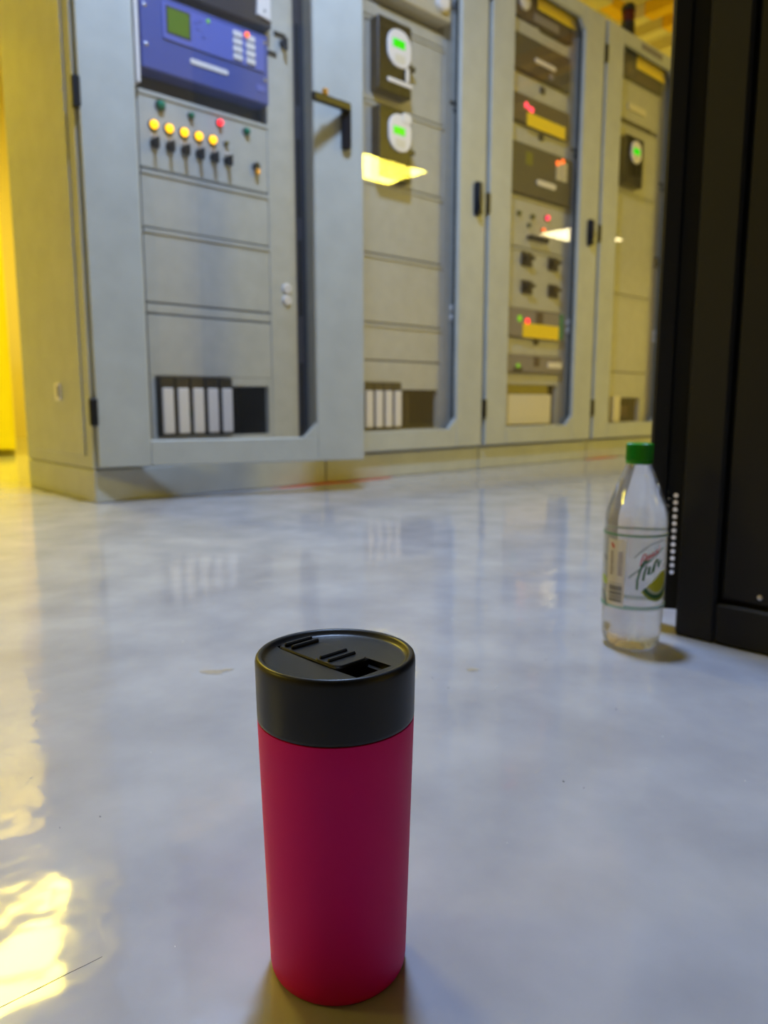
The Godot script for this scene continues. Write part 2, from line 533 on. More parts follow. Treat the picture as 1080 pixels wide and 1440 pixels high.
func first_cabinet() -> void:
	var t := cabinet_shell(0, "grey cabinet with its glazed door ajar and a blue relay inside, nearest the left edge")
	var z := PANEL_Z
	# cover plate on the outer side with its latch and screws
	var cover := part("side_cover", MB.new().span(Vector3(-0.004, 0.125, -0.515), Vector3(0.0015, 1.90, -0.05), 0.002), M.cabinet_paint, t)
	part("latch", MB.new().span(Vector3(-0.010, 0.275, -0.238), Vector3(-0.003, 0.325, -0.198), 0.003), M.white_plastic, cover, "white plastic latch")
	part("latch_slot", MB.new().span(Vector3(-0.0115, 0.285, -0.212), Vector3(-0.0095, 0.318, -0.203), 0.0005), M.black_plastic, cover)
	for y in [0.18, 0.68, 1.06, 1.5]:
		part("screw", MB.new().lathe([Vector2(0.006, 0), Vector2(0.005, 0.002), Vector2(0, 0.003)], 14, Vector3(-0.004, y, -0.062), Basis(Vector3.BACK, PI / 2)), M.steel, cover)
	# upper dark relay with a white bracket
	var r := relay(0.190, 0.605, 1.368, 1.60, "relay_dark", t, -0.008)
	part("bracket", MB.new().prism(PackedVector2Array([Vector2(0.551, 1.392), Vector2(0.598, 1.386), Vector2(0.598, 1.56), Vector2(0.566, 1.56)]), -0.009, 0.0, 0.001), M.white_plastic, r)
	part("screw", MB.new().lathe([Vector2(0.004, 0), Vector2(0, 0.002)], 12, Vector3(0.577, 1.408, 0.0), knob_basis()), M.black_plastic, r)
	plate("name_tag", 0.455, 1.425, 0.515, 1.436, -0.009, -0.006, "white_plastic", r, 0.004)
	plate("front_strip", 0.20, 1.48, 0.54, 1.585, -0.009, -0.005, "relay_grey", r, 0.004)
	blank(1.605, 1.75, t)
	blank(1.75, 1.915, t)
	# blue relay
	r = relay(0.192, 0.592, 1.153, 1.346, "relay_blue", t, -0.010, "blue relay with a green screen")
	plate("bezel", 0.254, 1.240, 0.575, 1.333, -0.011, -0.006, "relay_bezel", r, 0.004)
	plate("screen_surround", 0.264, 1.256, 0.336, 1.326, -0.007, -0.0045, "relay_dark", r)
	plate("lcd_screen", 0.268, 1.259, 0.332, 1.321, -0.006, -0.0038, "lcd_dim_screen", r)
	for col in 2:
		for k in 4:
			var bx := 0.469 + col * 0.043
			var by := 1.318 - k * 0.0205
			plate("key", bx, by - 0.0075, bx + 0.030, by + 0.0075, -0.0065, -0.001, "white_plastic", r, 0.003)
	led(0.391, 1.3235, -0.006, "green_signal_lamp", r, 0.005)
	led(0.514, 1.3245, -0.001, "orange_signal_lamp", r, 0.007)
	plate("name_tag", 0.333, 1.199, 0.453, 1.213, -0.011, -0.007, "white_plastic", r, 0.006)
	for p in [[0.350, 1.31], [0.362, 1.318], [0.355, 1.296], [0.372, 1.28]]:
		plate("key", p[0], p[1] - 0.005, p[0] + 0.009, p[1] + 0.005, -0.0065, -0.004, "relay_bezel", r, 0.002)
	for p in [[0.206, 1.308], [0.206, 1.212], [0.579, 1.325], [0.579, 1.222]]:
		screw(Vector3(p[0], p[1], -0.010), r)
	plate("front_port", 0.548, 1.185, 0.578, 1.203, -0.011, -0.008, "relay_bezel", r, 0.003)
	plate("side_rail", 0.178, 1.115, 0.189, 1.60, z - 0.002, -0.015, "white_plastic", t)
	# panel of signal lamps and switches
	blank(0.908, 1.110, t)
	signal_lamp(0.253, 1.078, "green_lens", t, 0.012)
	signal_lamp(0.345, 1.073, "green_lens", t, 0.008)
	signal_lamp(0.436, 1.075, "red_signal_lamp", t, 0.009)
	signal_lamp(0.527, 1.072, "green_lens", t, 0.0095)
	for k in 6:
		signal_lamp(0.230 + 0.0452 * k, 1.0225, "yellow_signal_lamp" if k < 5 else "amber_off", t, 0.0115 if k < 5 else 0.006)
		rotary_switch(0.230 + 0.0457 * k, 0.976, t)
	var lock := part("key_lock", MB.new().lathe([Vector2(0.011, 0), Vector2(0.011, 0.012), Vector2(0.008, 0.015), Vector2(0, 0.015)], 18, Vector3(0.557, 0.979, z), knob_basis()), M.black_plastic, t)
	part("key", MB.new().box(Vector3(0.557, 0.962, z + 0.012), Vector3(0.014, 0.018, 0.012), 0.003), M.brass, lock)
	blank(0.751, 0.905, t)
	blank(0.549, 0.750, t)
	blank(0.519, 0.547, t)
	lower_panel(0.204, 0.588, 0.517, 0.345, t)
	part("recess_top", MB.new().span(Vector3(0.449, 0.320, z - 0.15), Vector3(0.588, 0.345, z - 0.001)), M.panel_paint, t)
	terminal_modules([0.208, 0.2563, 0.3046, 0.3529, 0.4012], t)
	frame_fittings(t)
	part("name_tag", MB.new().box(Vector3(0.626, 1.318, z + 0.0005), Vector3(0.032, 0.014, 0.003), 0.0006), M.black_plastic, t)
	# dark lock post beside the frame
	var post := MB.new().span(Vector3(0.706, 0.115, -0.10), Vector3(0.756, 1.92, -0.055), 0.002)
	part("lock_post", post, M.post_blue, t)
	for y in [0.16, 0.55, 0.86, 1.20, 1.55]:
		plate("lock_slot", 0.722, y, 0.738, y + 0.24, -0.056, -0.054, "gasket", t, 0.004)
	var d := door(t, 18.8)
	opened_handle(d)


func second_cabinet() -> void:
	var t := cabinet_shell(1, "grey cabinet with two dark energy meters behind glass, second from the left")
	var z := PANEL_Z
	# pale instrument at the top
	var top := relay(0.240, 0.590, 1.622, 1.88, "cream_plastic", t, 0.0)
	part("round_knob", MB.new().lathe([Vector2(0.030, 0), Vector2(0.030, 0.012), Vector2(0.024, 0.017), Vector2(0, 0.017)], 24, Vector3(0.540, 1.672, 0.0), knob_basis()), M.white_plastic, top)
	blank(1.552, 1.598, t)
	blank(1.286, 1.550, t)
	var e := energy_meter(0.238, 0.394, 1.312, 1.545, 0.279, 0.388, 1.400, 1.520, [0.300, 1.4605, 0.357, 1.4875], t)
	plate("name_tag", 0.279, 1.347, 0.395, 1.361, -0.001, 0.004, "white_plastic", e, 0.005)
	plate("paper_seal", 0.361, 1.362, 0.378, 1.408, 0.005, 0.0065, "white_plastic", e)
	part("adjuster", MB.new().span(Vector3(0.394, 1.416, -0.03), Vector3(0.428, 1.433, -0.012), 0.003), M.black_plastic, e)
	blank(1.030, 1.284, t)
	e = energy_meter(0.242, 0.396, 1.035, 1.268, 0.284, 0.390, 1.130, 1.252, [0.304, 1.184, 0.358, 1.210], t)
	part("paper_seal", MB.new().prism(rounded(0.345, 1.228, 0.388, 1.262, 0.012), 0.005, 0.008, 0.001), M.white_plastic, e)
	part("adjuster", MB.new().span(Vector3(0.396, 1.140, -0.03), Vector3(0.428, 1.157, -0.012), 0.003), M.black_plastic, e)
	blank(0.788, 1.028, t)
	blank(0.552, 0.786, t)
	blank(0.420, 0.550, t)
	lower_panel(0.190, 0.583, 0.418, 0.316, t)
	terminal_modules([0.190, 0.2365, 0.283, 0.3295], t)
	for x in [0.42, 0.455]:
		part("terminal_block", MB.new().span(Vector3(x, 0.18, -0.14), Vector3(x + 0.02, 0.30, -0.09), 0.002), M.brown_case, t)
	frame_fittings(t)
	part("cable_clamp", MB.new().box(Vector3(0.648, 1.712, z + 0.006), Vector3(0.034, 0.024, 0.016), 0.004), M.black_plastic, t)
	var d := door(t, 0.0)
	closed_handle(d, 0.708, 0.972, 1.100)


func third_cabinet() -> void:
	var t := cabinet_shell(2, "grey cabinet full of dark relays with three yellow tags behind its glass door")
	var z := PANEL_Z
	var r := relay(0.20, 0.605, 1.795, 1.915, "relay_brown", t, -0.03)
	part("dial", MB.new().lathe([Vector2(0.034, 0), Vector2(0.034, 0.006), Vector2(0.028, 0.010), Vector2(0, 0.010)], 24, Vector3(0.265, 1.857, -0.03), knob_basis()), M.white_plastic, r)
	plate("front_strip", 0.33, 1.803, 0.50, 1.835, -0.031, -0.027, "relay_grey", r, 0.004)
	yellow_tag(0.342, 1.850, 0.617, 1.915, -0.022, r)
	blank(1.733, 1.793, t)
	part("slot_strip", MB.new().span(Vector3(0.385, 1.782, z - 0.005), Vector3(0.577, 1.794, z + 0.006), 0.002), M.black_plastic, t)
	screw(Vector3(0.362, 1.790, z), t)
	r = relay(0.192, 0.586, 1.597, 1.731, "relay_dark", t, -0.022)
	plate("name_tag", 0.332, 1.646, 0.476, 1.664, -0.023, -0.018, "white_plastic", r, 0.008)
	part("push_button", MB.new().lathe([Vector2(0.014, 0), Vector2(0.012, 0.006), Vector2(0, 0.007)], 18, Vector3(0.448, 1.618, -0.022), knob_basis()), M.relay_grey, r)
	blank(1.510, 1.595, t)
	part("latch", MB.new().box(Vector3(0.410, 1.562, z + 0.004), Vector3(0.030, 0.026, 0.012), 0.004), M.black_plastic, t)
	r = relay(0.192, 0.593, 1.402, 1.508, "relay_brown", t, -0.022)
	yellow_tag(0.290, 1.395, 0.560, 1.446, -0.0215, r)
	led(0.284, 1.470, -0.022, "pink_signal_lamp", r, 0.012)
	led(0.306, 1.462, -0.022, "pink_signal_lamp", r, 0.009)
	led(0.322, 1.460, -0.022, "pink_signal_lamp", r, 0.011)
	blank(1.325, 1.400, t)
	part("latch", MB.new().box(Vector3(0.410, 1.378, z + 0.004), Vector3(0.030, 0.026, 0.012), 0.004), M.black_plastic, t)
	r = relay(0.192, 0.634, 1.125, 1.323, "relay_dark", t, -0.022)
	plate("lcd_screen", 0.290, 1.245, 0.335, 1.295, -0.023, -0.020, "olive_lens", r, 0.003)
	plate("name_tag", 0.369, 1.176, 0.502, 1.199, -0.023, -0.018, "white_plastic", r, 0.009)
	for col in 2:
		for k in 5:
			plate("key", 0.503 + col * 0.041, 1.223 + k * 0.016, 0.540 + col * 0.041, 1.236 + k * 0.016, -0.023, -0.018, "cream_plastic", r, 0.003)
	led(0.508, 1.290, -0.018, "orange_signal_lamp", r, 0.011)
	led(0.545, 1.304, -0.018, "orange_signal_lamp", r, 0.010)
	blank(0.918, 1.123, t)
	signal_lamp(0.273, 1.050, "olive_lens", t, 0.009)
	signal_lamp(0.366, 1.050, "olive_lens", t, 0.009)
	signal_lamp(0.467, 1.060, "pink_signal_lamp", t, 0.011)
	signal_lamp(0.343, 1.012, "olive_lens", t, 0.008)
	signal_lamp(0.439, 1.006, "orange_signal_lamp", t, 0.007)
	for k in 4:
		rotary_switch(0.345 + 0.034 * k, 0.963, t, 0.8)
	blank(0.665, 0.916, t)
	for p in [[0.334, 0.871], [0.524, 0.873], [0.340, 0.757], [0.531, 0.758]]:
		var s := part("cam_switch", MB.new().box(Vector3(p[0], p[1], z + 0.004), Vector3(0.072, 0.056, 0.008), 0.002), M.brown_case, t)
		part("knob", MB.new().lathe([Vector2(0.021, 0), Vector2(0.021, 0.014), Vector2(0.017, 0.018), Vector2(0, 0.018)], 20, Vector3(p[0] - 0.008, p[1] + 0.004, z + 0.007), knob_basis()), M.brown_case, s)
		part("lever", MB.new().box(Vector3(p[0] - 0.008, p[1] + 0.004, z + 0.030), Vector3(0.060, 0.014, 0.012), 0.003), M.brown_case, s)
	r = relay(0.192, 0.594, 0.547, 0.661, "relay_grey", t, -0.022)
	plate("front_strip", 0.392, 0.606, 0.440, 0.658, -0.023, -0.019, "relay_brown", r)
	plate("front_strip", 0.565, 0.550, 0.592, 0.658, -0.023, -0.019, "green_lens", r)
	yellow_tag(0.298, 0.545, 0.560, 0.605, -0.021, r)
	led(0.277, 0.621, -0.022, "green_signal_lamp", r, 0.014)
	led(0.331, 0.613, -0.022, "red_signal_lamp", r, 0.014)
	blank(0.470, 0.545, t)
	part("latch", MB.new().box(Vector3(0.415, 0.530, z + 0.004), Vector3(0.034, 0.024, 0.012), 0.004), M.black_plastic, t)
	r = relay(0.192, 0.602, 0.398, 0.468, "relay_grey", t, -0.022)
	plate("name_tag", 0.486, 0.421, 0.592, 0.446, -0.023, -0.019, "white_plastic", r)
	plate("front_strip", 0.385, 0.425, 0.425, 0.466, -0.023, -0.020, "relay_brown", r)
	plate("front_strip", 0.240, 0.400, 0.300, 0.418, -0.023, -0.019, "black_plastic", r)
	led(0.274, 0.424, -0.022, "green_signal_lamp", r, 0.010)
	lower_panel(0.192, 0.585, 0.396, 0.345, t)
	var box := part("terminal_box", MB.new().span(Vector3(0.20, 0.172, -0.12), Vector3(0.517, 0.303, -0.018), 0.004), M.cream_plastic, t)
	part("box_top", MB.new().span(Vector3(0.20, 0.303, -0.12), Vector3(0.505, 0.343, -0.030), 0.003), M.amber_off, box)
	frame_fittings(t)
	var d := door(t, 0.0)
	closed_handle(d, 0.692, 0.965, 1.082)


func fourth_cabinet() -> void:
	var t := cabinet_shell(3, "grey cabinet farthest right with one energy meter, partly behind the black rack")
	var z := PANEL_Z
	var r := relay(0.245, 0.605, 1.785, 1.905, "relay_dark", t, -0.03)
	part("dial", MB.new().lathe([Vector2(0.03, 0), Vector2(0.03, 0.006), Vector2(0, 0.008)], 20, Vector3(0.285, 1.82, -0.03), knob_basis()), M.relay_brown, r)
	plate("front_strip", 0.34, 1.795, 0.56, 1.83, -0.031, -0.027, "relay_brown", r, 0.004)
	yellow_tag(0.336, 1.842, 0.606, 1.912, -0.022, r)
	blank(1.605, 1.782, t)
	plate("name_tag", 0.30, 1.655, 0.46, 1.685, z, z + 0.008, "cream_plastic", t, 0.006)
	part("slot_strip", MB.new().span(Vector3(0.242, 1.590, z - 0.005), Vector3(0.520, 1.606, z + 0.008), 0.002), M.brown_case, t)
	blank(1.280, 1.588, t)
	energy_meter(0.247, 0.400, 1.300, 1.524, 0.282, 0.372, 1.405, 1.505, [0.296, 1.443, 0.355, 1.472], t)
	blank(0.800, 1.278, t)
	blank(0.420, 0.798, t)
	lower_panel(0.325, 0.545, 0.418, 0.292, t)
	part("terminal_box", MB.new().span(Vector3(0.262, 0.172, -0.09), Vector3(0.326, 0.300, -0.02), 0.003), M.cream_plastic, t)
	part("wiring_block", MB.new().span(Vector3(0.40, 0.19, -0.14), Vector3(0.53, 0.25, -0.09), 0.003), M.relay_brown, t)
	frame_fittings(t)
	part("cable_clamp", MB.new().box(Vector3(0.640, 0.99, z + 0.006), Vector3(0.030, 0.05, 0.016), 0.004), M.black_plastic, t)
	var d := door(t, 0.0)
	closed_handle(d, 0.708, 0.972, 1.100)
	part("name_plate", MB.new().box(Vector3(0.38, 1.913, 0.0215), Vector3(0.19, 0.026, 0.003), 0.0006), M.relay_grey, d)


# ---------------------------------------------------------------- foreground things
func tumbler() -> void:
	var t := thing("travel_tumbler", "pink travel tumbler with a black lid standing on the grey floor", "tumbler", Vector3(-0.0225, 0, -0.3335))
	var H := 0.157
	var p := [Vector2(0, 0.001), Vector2(0.0285, 0.001), Vector2(0.0287, 0.0), Vector2(0.0305, 0.0003), Vector2(0.0319, 0.0012), Vector2(0.0327, 0.0028), Vector2(0.0331, 0.006)]
	for k in 9:
		p.append(Vector2(lerpf(0.0331, 0.0366, (k + 1) / 9.0), lerpf(0.006, 0.1262, (k + 1) / 9.0)))
	p.append(Vector2(0.0365, 0.1268)); p.append(Vector2(0.0358, 0.1270)); p.append(Vector2(0, 0.1270))
	part("body", MB.new().lathe(p, 128), M.pink_coating, t, "pink body")
	# lid: collar, rolled rim and sunken top; the slider channel is cut out of it
	var lid := CSGCombiner3D.new()
	lid.name = "lid"
	t.add_child(lid)
	lid.set_meta("label", "black lid with a slider")
	var q := [Vector2(0, 0.1272), Vector2(0.0362, 0.1272), Vector2(0.0366, 0.1277)]
	for k in 6:
		q.append(Vector2(lerpf(0.0367, 0.0371, k / 5.0), lerpf(0.129, 0.1535, k / 5.0)))
	q.append_array([Vector2(0.0370, 0.1550), Vector2(0.0366, 0.1562), Vector2(0.0359, 0.1569), Vector2(0.0350, 0.1570), Vector2(0.0342, 0.1567), Vector2(0.0336, 0.1560), Vector2(0.0329, 0.1549), Vector2(0.0318, 0.1544), Vector2(0.030, 0.15405), Vector2(0, 0.1534)])
	var shell := CSGMesh3D.new()
	shell.name = "shell"
	shell.mesh = MB.new().lathe(q, 128).mesh()
	shell.material = M.lid_black
	lid.add_child(shell)
	var turn := Basis(Vector3.UP, deg_to_rad(-45))
	var cut := CSGBox3D.new()
	cut.name = "channel"
	cut.operation = CSGShape3D.OPERATION_SUBTRACTION
	cut.size = Vector3(0.0570, 0.02, 0.0212)
	cut.transform = Transform3D(turn, turn * Vector3(-0.0025, 0, 0) + Vector3(0, 0.1612, 0))
	cut.material = M.lid_black
	lid.add_child(cut)
	var hole := CSGBox3D.new()
	hole.name = "drink_hole"
	hole.operation = CSGShape3D.OPERATION_SUBTRACTION
	hole.size = Vector3(0.0130, 0.04, 0.0150)
	hole.transform = Transform3D(turn, turn * Vector3(0.0190, 0, 0) + Vector3(0, 0.155, 0))
	hole.material = M.lid_black
	lid.add_child(hole)
	# slider with two pairs of ridges
	var s := MB.new()
	s.prism(rounded(-0.0308, -0.0101, 0.0128, 0.0101, 0.0022), 0, 0.0034, 0.0006)
	s.move(Transform3D(turn * Basis(Vector3.RIGHT, -PI / 2), Vector3(0, 0.1513, 0)))
	var sl := part("slider", s, M.lid_black, t)
	var g := MB.new().prism(rounded(-0.0050, -0.0098, 0.0126, 0.0098, 0.0040), 0, 0.0006, 0.0004)
	g.move(Transform3D(turn * Basis(Vector3.RIGHT, -PI / 2), Vector3(0, 0.1546, 0)))
	part("thumb_pad", g, M.lid_black, sl)
	for x in [-0.0274, -0.0222, -0.0014, 0.0044]:
		var r := MB.new()
		r.box(Vector3(x, 0.1547 + 0.0007, 0), Vector3(0.0021, 0.0022, 0.0165), 0.0006)
		r.move(Transform3D(turn, Vector3.ZERO))
		part("ridge", r, M.lid_black, sl)


func drink_bottle() -> void:
	var t := thing("drink_bottle", "clear plastic drink bottle with green cap standing beside the black rack", "bottle", Vector3(0.2795, 0, -0.8171))
	# wall of the bottle, with a petal foot, waist and shoulder
	var prof := [Vector2(0.0, 0.006), Vector2(0.010, 0.005), Vector2(0.018, 0.001), Vector2(0.0235, 0.0), Vector2(0.0275, 0.0012), Vector2(0.0302, 0.005), Vector2(0.0318, 0.011), Vector2(0.0325, 0.020), Vector2(0.0328, 0.032), Vector2(0.0332, 0.043), Vector2(0.0336, 0.050), Vector2(0.0338, 0.10), Vector2(0.0338, 0.128), Vector2(0.0338, 0.138), Vector2(0.0333, 0.147), Vector2(0.0318, 0.155), Vector2(0.0292, 0.1635), Vector2(0.0258, 0.173), Vector2(0.0222, 0.183), Vector2(0.0185, 0.192), Vector2(0.0152, 0.199), Vector2(0.0132, 0.2035), Vector2(0.0128, 0.2065), Vector2(0.0128, 0.224), Vector2(0.0, 0.224)]
	part("bottle_wall", MB.new().lathe(prof, 72), M.bottle_plastic, t)
	var inside := []
	for q in prof:
		if q.y > 0.205:
			break
		inside.append(Vector2(maxf(0.0, q.x - 0.0007), q.y + 0.0007))
	inside.append(Vector2(0.0, inside[-1].y + 0.0001))
	part("liquid", MB.new().lathe(inside, 72), M.liquid, t)
	# cap with knurled skirt
	var cap := MB.new()
	var R := 0.0144
	var ring := 72
	var outer := PackedVector2Array()
	for i in ring * 2:
		var a := TAU * i / (ring * 2)
		outer.append(Vector2(cos(a), sin(a)) * (R if i % 2 == 0 else R - 0.0005))
	cap.prism(outer, 0, 0.0185, 0.0014)
	cap.move(Transform3D(Basis(Vector3.RIGHT, -PI / 2), Vector3(0, 0.2088, 0)))
	var c := part("cap", cap, M.cap_green, t, "green screw cap")
	part("tamper_ring", MB.new().lathe([Vector2(0.0130, 0.2050), Vector2(0.0142, 0.2054), Vector2(0.0142, 0.2082), Vector2(0.0130, 0.2084)], 48), M.cap_green, c)
	# printed film label
	var lab := MB.new()
	var seg := 96
	for i in seg:
		var a0 := TAU * i / seg - PI
		var a1 := TAU * (i + 1) / seg - PI
		var y0 := 0.0465
		var y1 := 0.1315
		var r := 0.0342
		var d0 := Vector3(sin(a0), 0, cos(a0))
		var d1 := Vector3(sin(a1), 0, cos(a1))
		var u0 := float(i) / seg
		var u1 := float(i + 1) / seg
		lab.tri(d0 * r + Vector3.UP * y0, d1 * r + Vector3.UP * y0, d1 * r + Vector3.UP * y1, d0, d1, d1, Vector2(u0, 1), Vector2(u1, 1), Vector2(u1, 0))
		lab.tri(d0 * r + Vector3.UP * y0, d1 * r + Vector3.UP * y1, d0 * r + Vector3.UP * y1, d0, d1, d0, Vector2(u0, 1), Vector2(u1, 0), Vector2(u0, 0))
	var lm := mat("label_print", Color.WHITE, 0.35)
	lm.albedo_texture = label_print()
	lm.transparency = BaseMaterial3D.TRANSPARENCY_ALPHA
	lm.texture_repeat = false
	part("label_film", lab, lm, t, "printed film label with a lime wedge")
	# the camera's side of the print
	t.rotation.y = atan2(-0.2795, 0.8171)


func stroke(im: Image, pts: Array, width: float, c: Color) -> void:
	# a brush line through points given in degrees round the bottle and in tenths of the label height
	for k in pts.size() - 1:
		var a := Vector2((pts[k].x + 180.0) / 360.0 * im.get_width(), pts[k].y * im.get_height())
		var b := Vector2((pts[k + 1].x + 180.0) / 360.0 * im.get_width(), pts[k + 1].y * im.get_height())
		var n := int(a.distance_to(b)) + 1
		for i in n + 1:
			var p := a.lerp(b, float(i) / n)
			var h := int(ceil(width))
			for y in range(-h, h + 1):
				for x in range(-h, h + 1):
					if x * x + y * y <= width * width:
						var px := int(p.x) + x
						var py := int(p.y) + y
						if px >= 0 and py >= 0 and px < im.get_width() and py < im.get_height():
							im.set_pixel(px, py, c)


func label_print() -> ImageTexture:
	var w := 1024
	var h := 408
	var im := Image.create(w, h, false, Image.FORMAT_RGBA8)
	im.fill(Color(0.80, 0.83, 0.82, 0.16))
	var green := Color(0.20, 0.48, 0.28, 0.85)
	im.fill_rect(Rect2i(0, 4, w, 13), Color(0.33, 0.55, 0.38, 0.8))
	im.fill_rect(Rect2i(0, 380, w, 20), Color(0.42, 0.66, 0.54, 0.65))
	var X := func(deg: float) -> int: return int((deg + 180.0) / 360.0 * w)
	# cream block with the bar code and two columns of small print, on both seams of the film
	im.fill_rect(Rect2i(X.call(-52.0), 36, X.call(-15.0) - X.call(-52.0), 352), Color(0.88, 0.85, 0.76, 0.72))
	var rng := RandomNumberGenerator.new()
	rng.seed = 7
	for col in [[-46.0, -38.0], [-29.0, -19.0]]:
		for y in range(98, 226, 5):
			var x0: int = X.call(col[0])
			var x1: int = X.call(col[1])
			im.fill_rect(Rect2i(x0, y, x1 - x0 - rng.randi() % 6, 3), Color(0.45, 0.36, 0.32, 0.75))
	for k in 26:
		var y := 268 + k * 4
		var dark := rng.randf() < 0.6
		im.fill_rect(Rect2i(X.call(-47.0), y, X.call(-19.0) - X.call(-47.0), 3 if dark else 2), Color(0.23, 0.21, 0.20, 0.9) if dark else Color(0.8, 0.78, 0.72, 0.9))
	stroke(im, [Vector2(-43, 0.15), Vector2(-40, 0.19)], 7.0, Color(0.70, 0.16, 0.12, 0.9))
	stroke(im, [Vector2(-66, 0.33), Vector2(-56, 0.37)], 4.0, Color(0.06, 0.06, 0.06, 0.9))
	stroke(im, [Vector2(-66, 0.62), Vector2(-58, 0.66)], 17.0, Color(0.62, 0.72, 0.10, 0.8))
	stroke(im, [Vector2(-70, 0.80), Vector2(-60, 0.86), Vector2(-54, 0.95)], 9.0, Color(0.16, 0.36, 0.36, 0.55))
	# swash lines
	stroke(im, [Vector2(0, 0.30), Vector2(12, 0.21), Vector2(30, 0.12), Vector2(58, 0.08)], 2.5, Color(0.40, 0.47, 0.44, 0.7))
	stroke(im, [Vector2(-8, 0.56), Vector2(8, 0.46), Vector2(24, 0.36), Vector2(40, 0.27), Vector2(58, 0.18)], 3.0, Color(0.30, 0.42, 0.34, 0.8))
	# the small red word in script
	var red := Color(0.86, 0.28, 0.28, 0.9)
	stroke(im, [Vector2(11, 0.40), Vector2(13, 0.32), Vector2(16, 0.26), Vector2(20, 0.25), Vector2(21, 0.29), Vector2(16, 0.33)], 3.2, red)
	stroke(im, [Vector2(21, 0.33), Vector2(24, 0.27), Vector2(27, 0.26), Vector2(26, 0.31), Vector2(23, 0.32)], 3.0, red)
	stroke(im, [Vector2(28, 0.30), Vector2(30, 0.25), Vector2(32, 0.29), Vector2(34, 0.23), Vector2(36, 0.27)], 3.0, red)
	stroke(im, [Vector2(37, 0.27), Vector2(40, 0.21), Vector2(43, 0.20), Vector2(41, 0.25), Vector2(45, 0.23), Vector2(49, 0.15)], 2.6, red)
	# the large green word in script
	var deep := Color(0.05, 0.36, 0.10, 0.95)
	stroke(im, [Vector2(7, 0.70), Vector2(7, 0.58), Vector2(11, 0.46), Vector2(17, 0.36), Vector2(20, 0.33)], 5.0, deep)
	stroke(im, [Vector2(12, 0.40), Vector2(20, 0.35), Vector2(30, 0.33)], 4.5, deep)
	stroke(im, [Vector2(17, 0.58), Vector2(19, 0.48), Vector2(22, 0.41)], 5.0, deep)
	stroke(im, [Vector2(26, 0.50), Vector2(28, 0.42)], 6.5, deep)
	stroke(im, [Vector2(26, 0.50), Vector2(32, 0.50), Vector2(37, 0.38)], 3.5, deep)
	stroke(im, [Vector2(36, 0.48), Vector2(40, 0.34), Vector2(44, 0.32), Vector2(47, 0.42), Vector2(52, 0.34)], 4.5, deep)
	# lime wedge: flesh, pith and rind as print
	for y in range(196, 370):
		for x in range(int(X.call(3.0)), int(X.call(72.0))):
			var p := Vector2((x - X.call(46.0)) / 108.0, (y - 225.0) / 128.0)
			var d := p.length()
			if p.y < -0.75 * p.x - 0.05 or d > 1.0:
				continue
			var c := Color(0.82, 0.80, 0.0, 0.97)
			if d > 0.90:
				c = Color(0.60, 0.66, 0.04, 0.97)
			elif d > 0.72:
				c = Color(0.10, 0.36, 0.02, 0.97)
			elif d > 0.62:
				c = Color(0.80, 0.82, 0.62, 0.95)
			im.set_pixel(x, y, c)
	return ImageTexture.create_from_image(im)


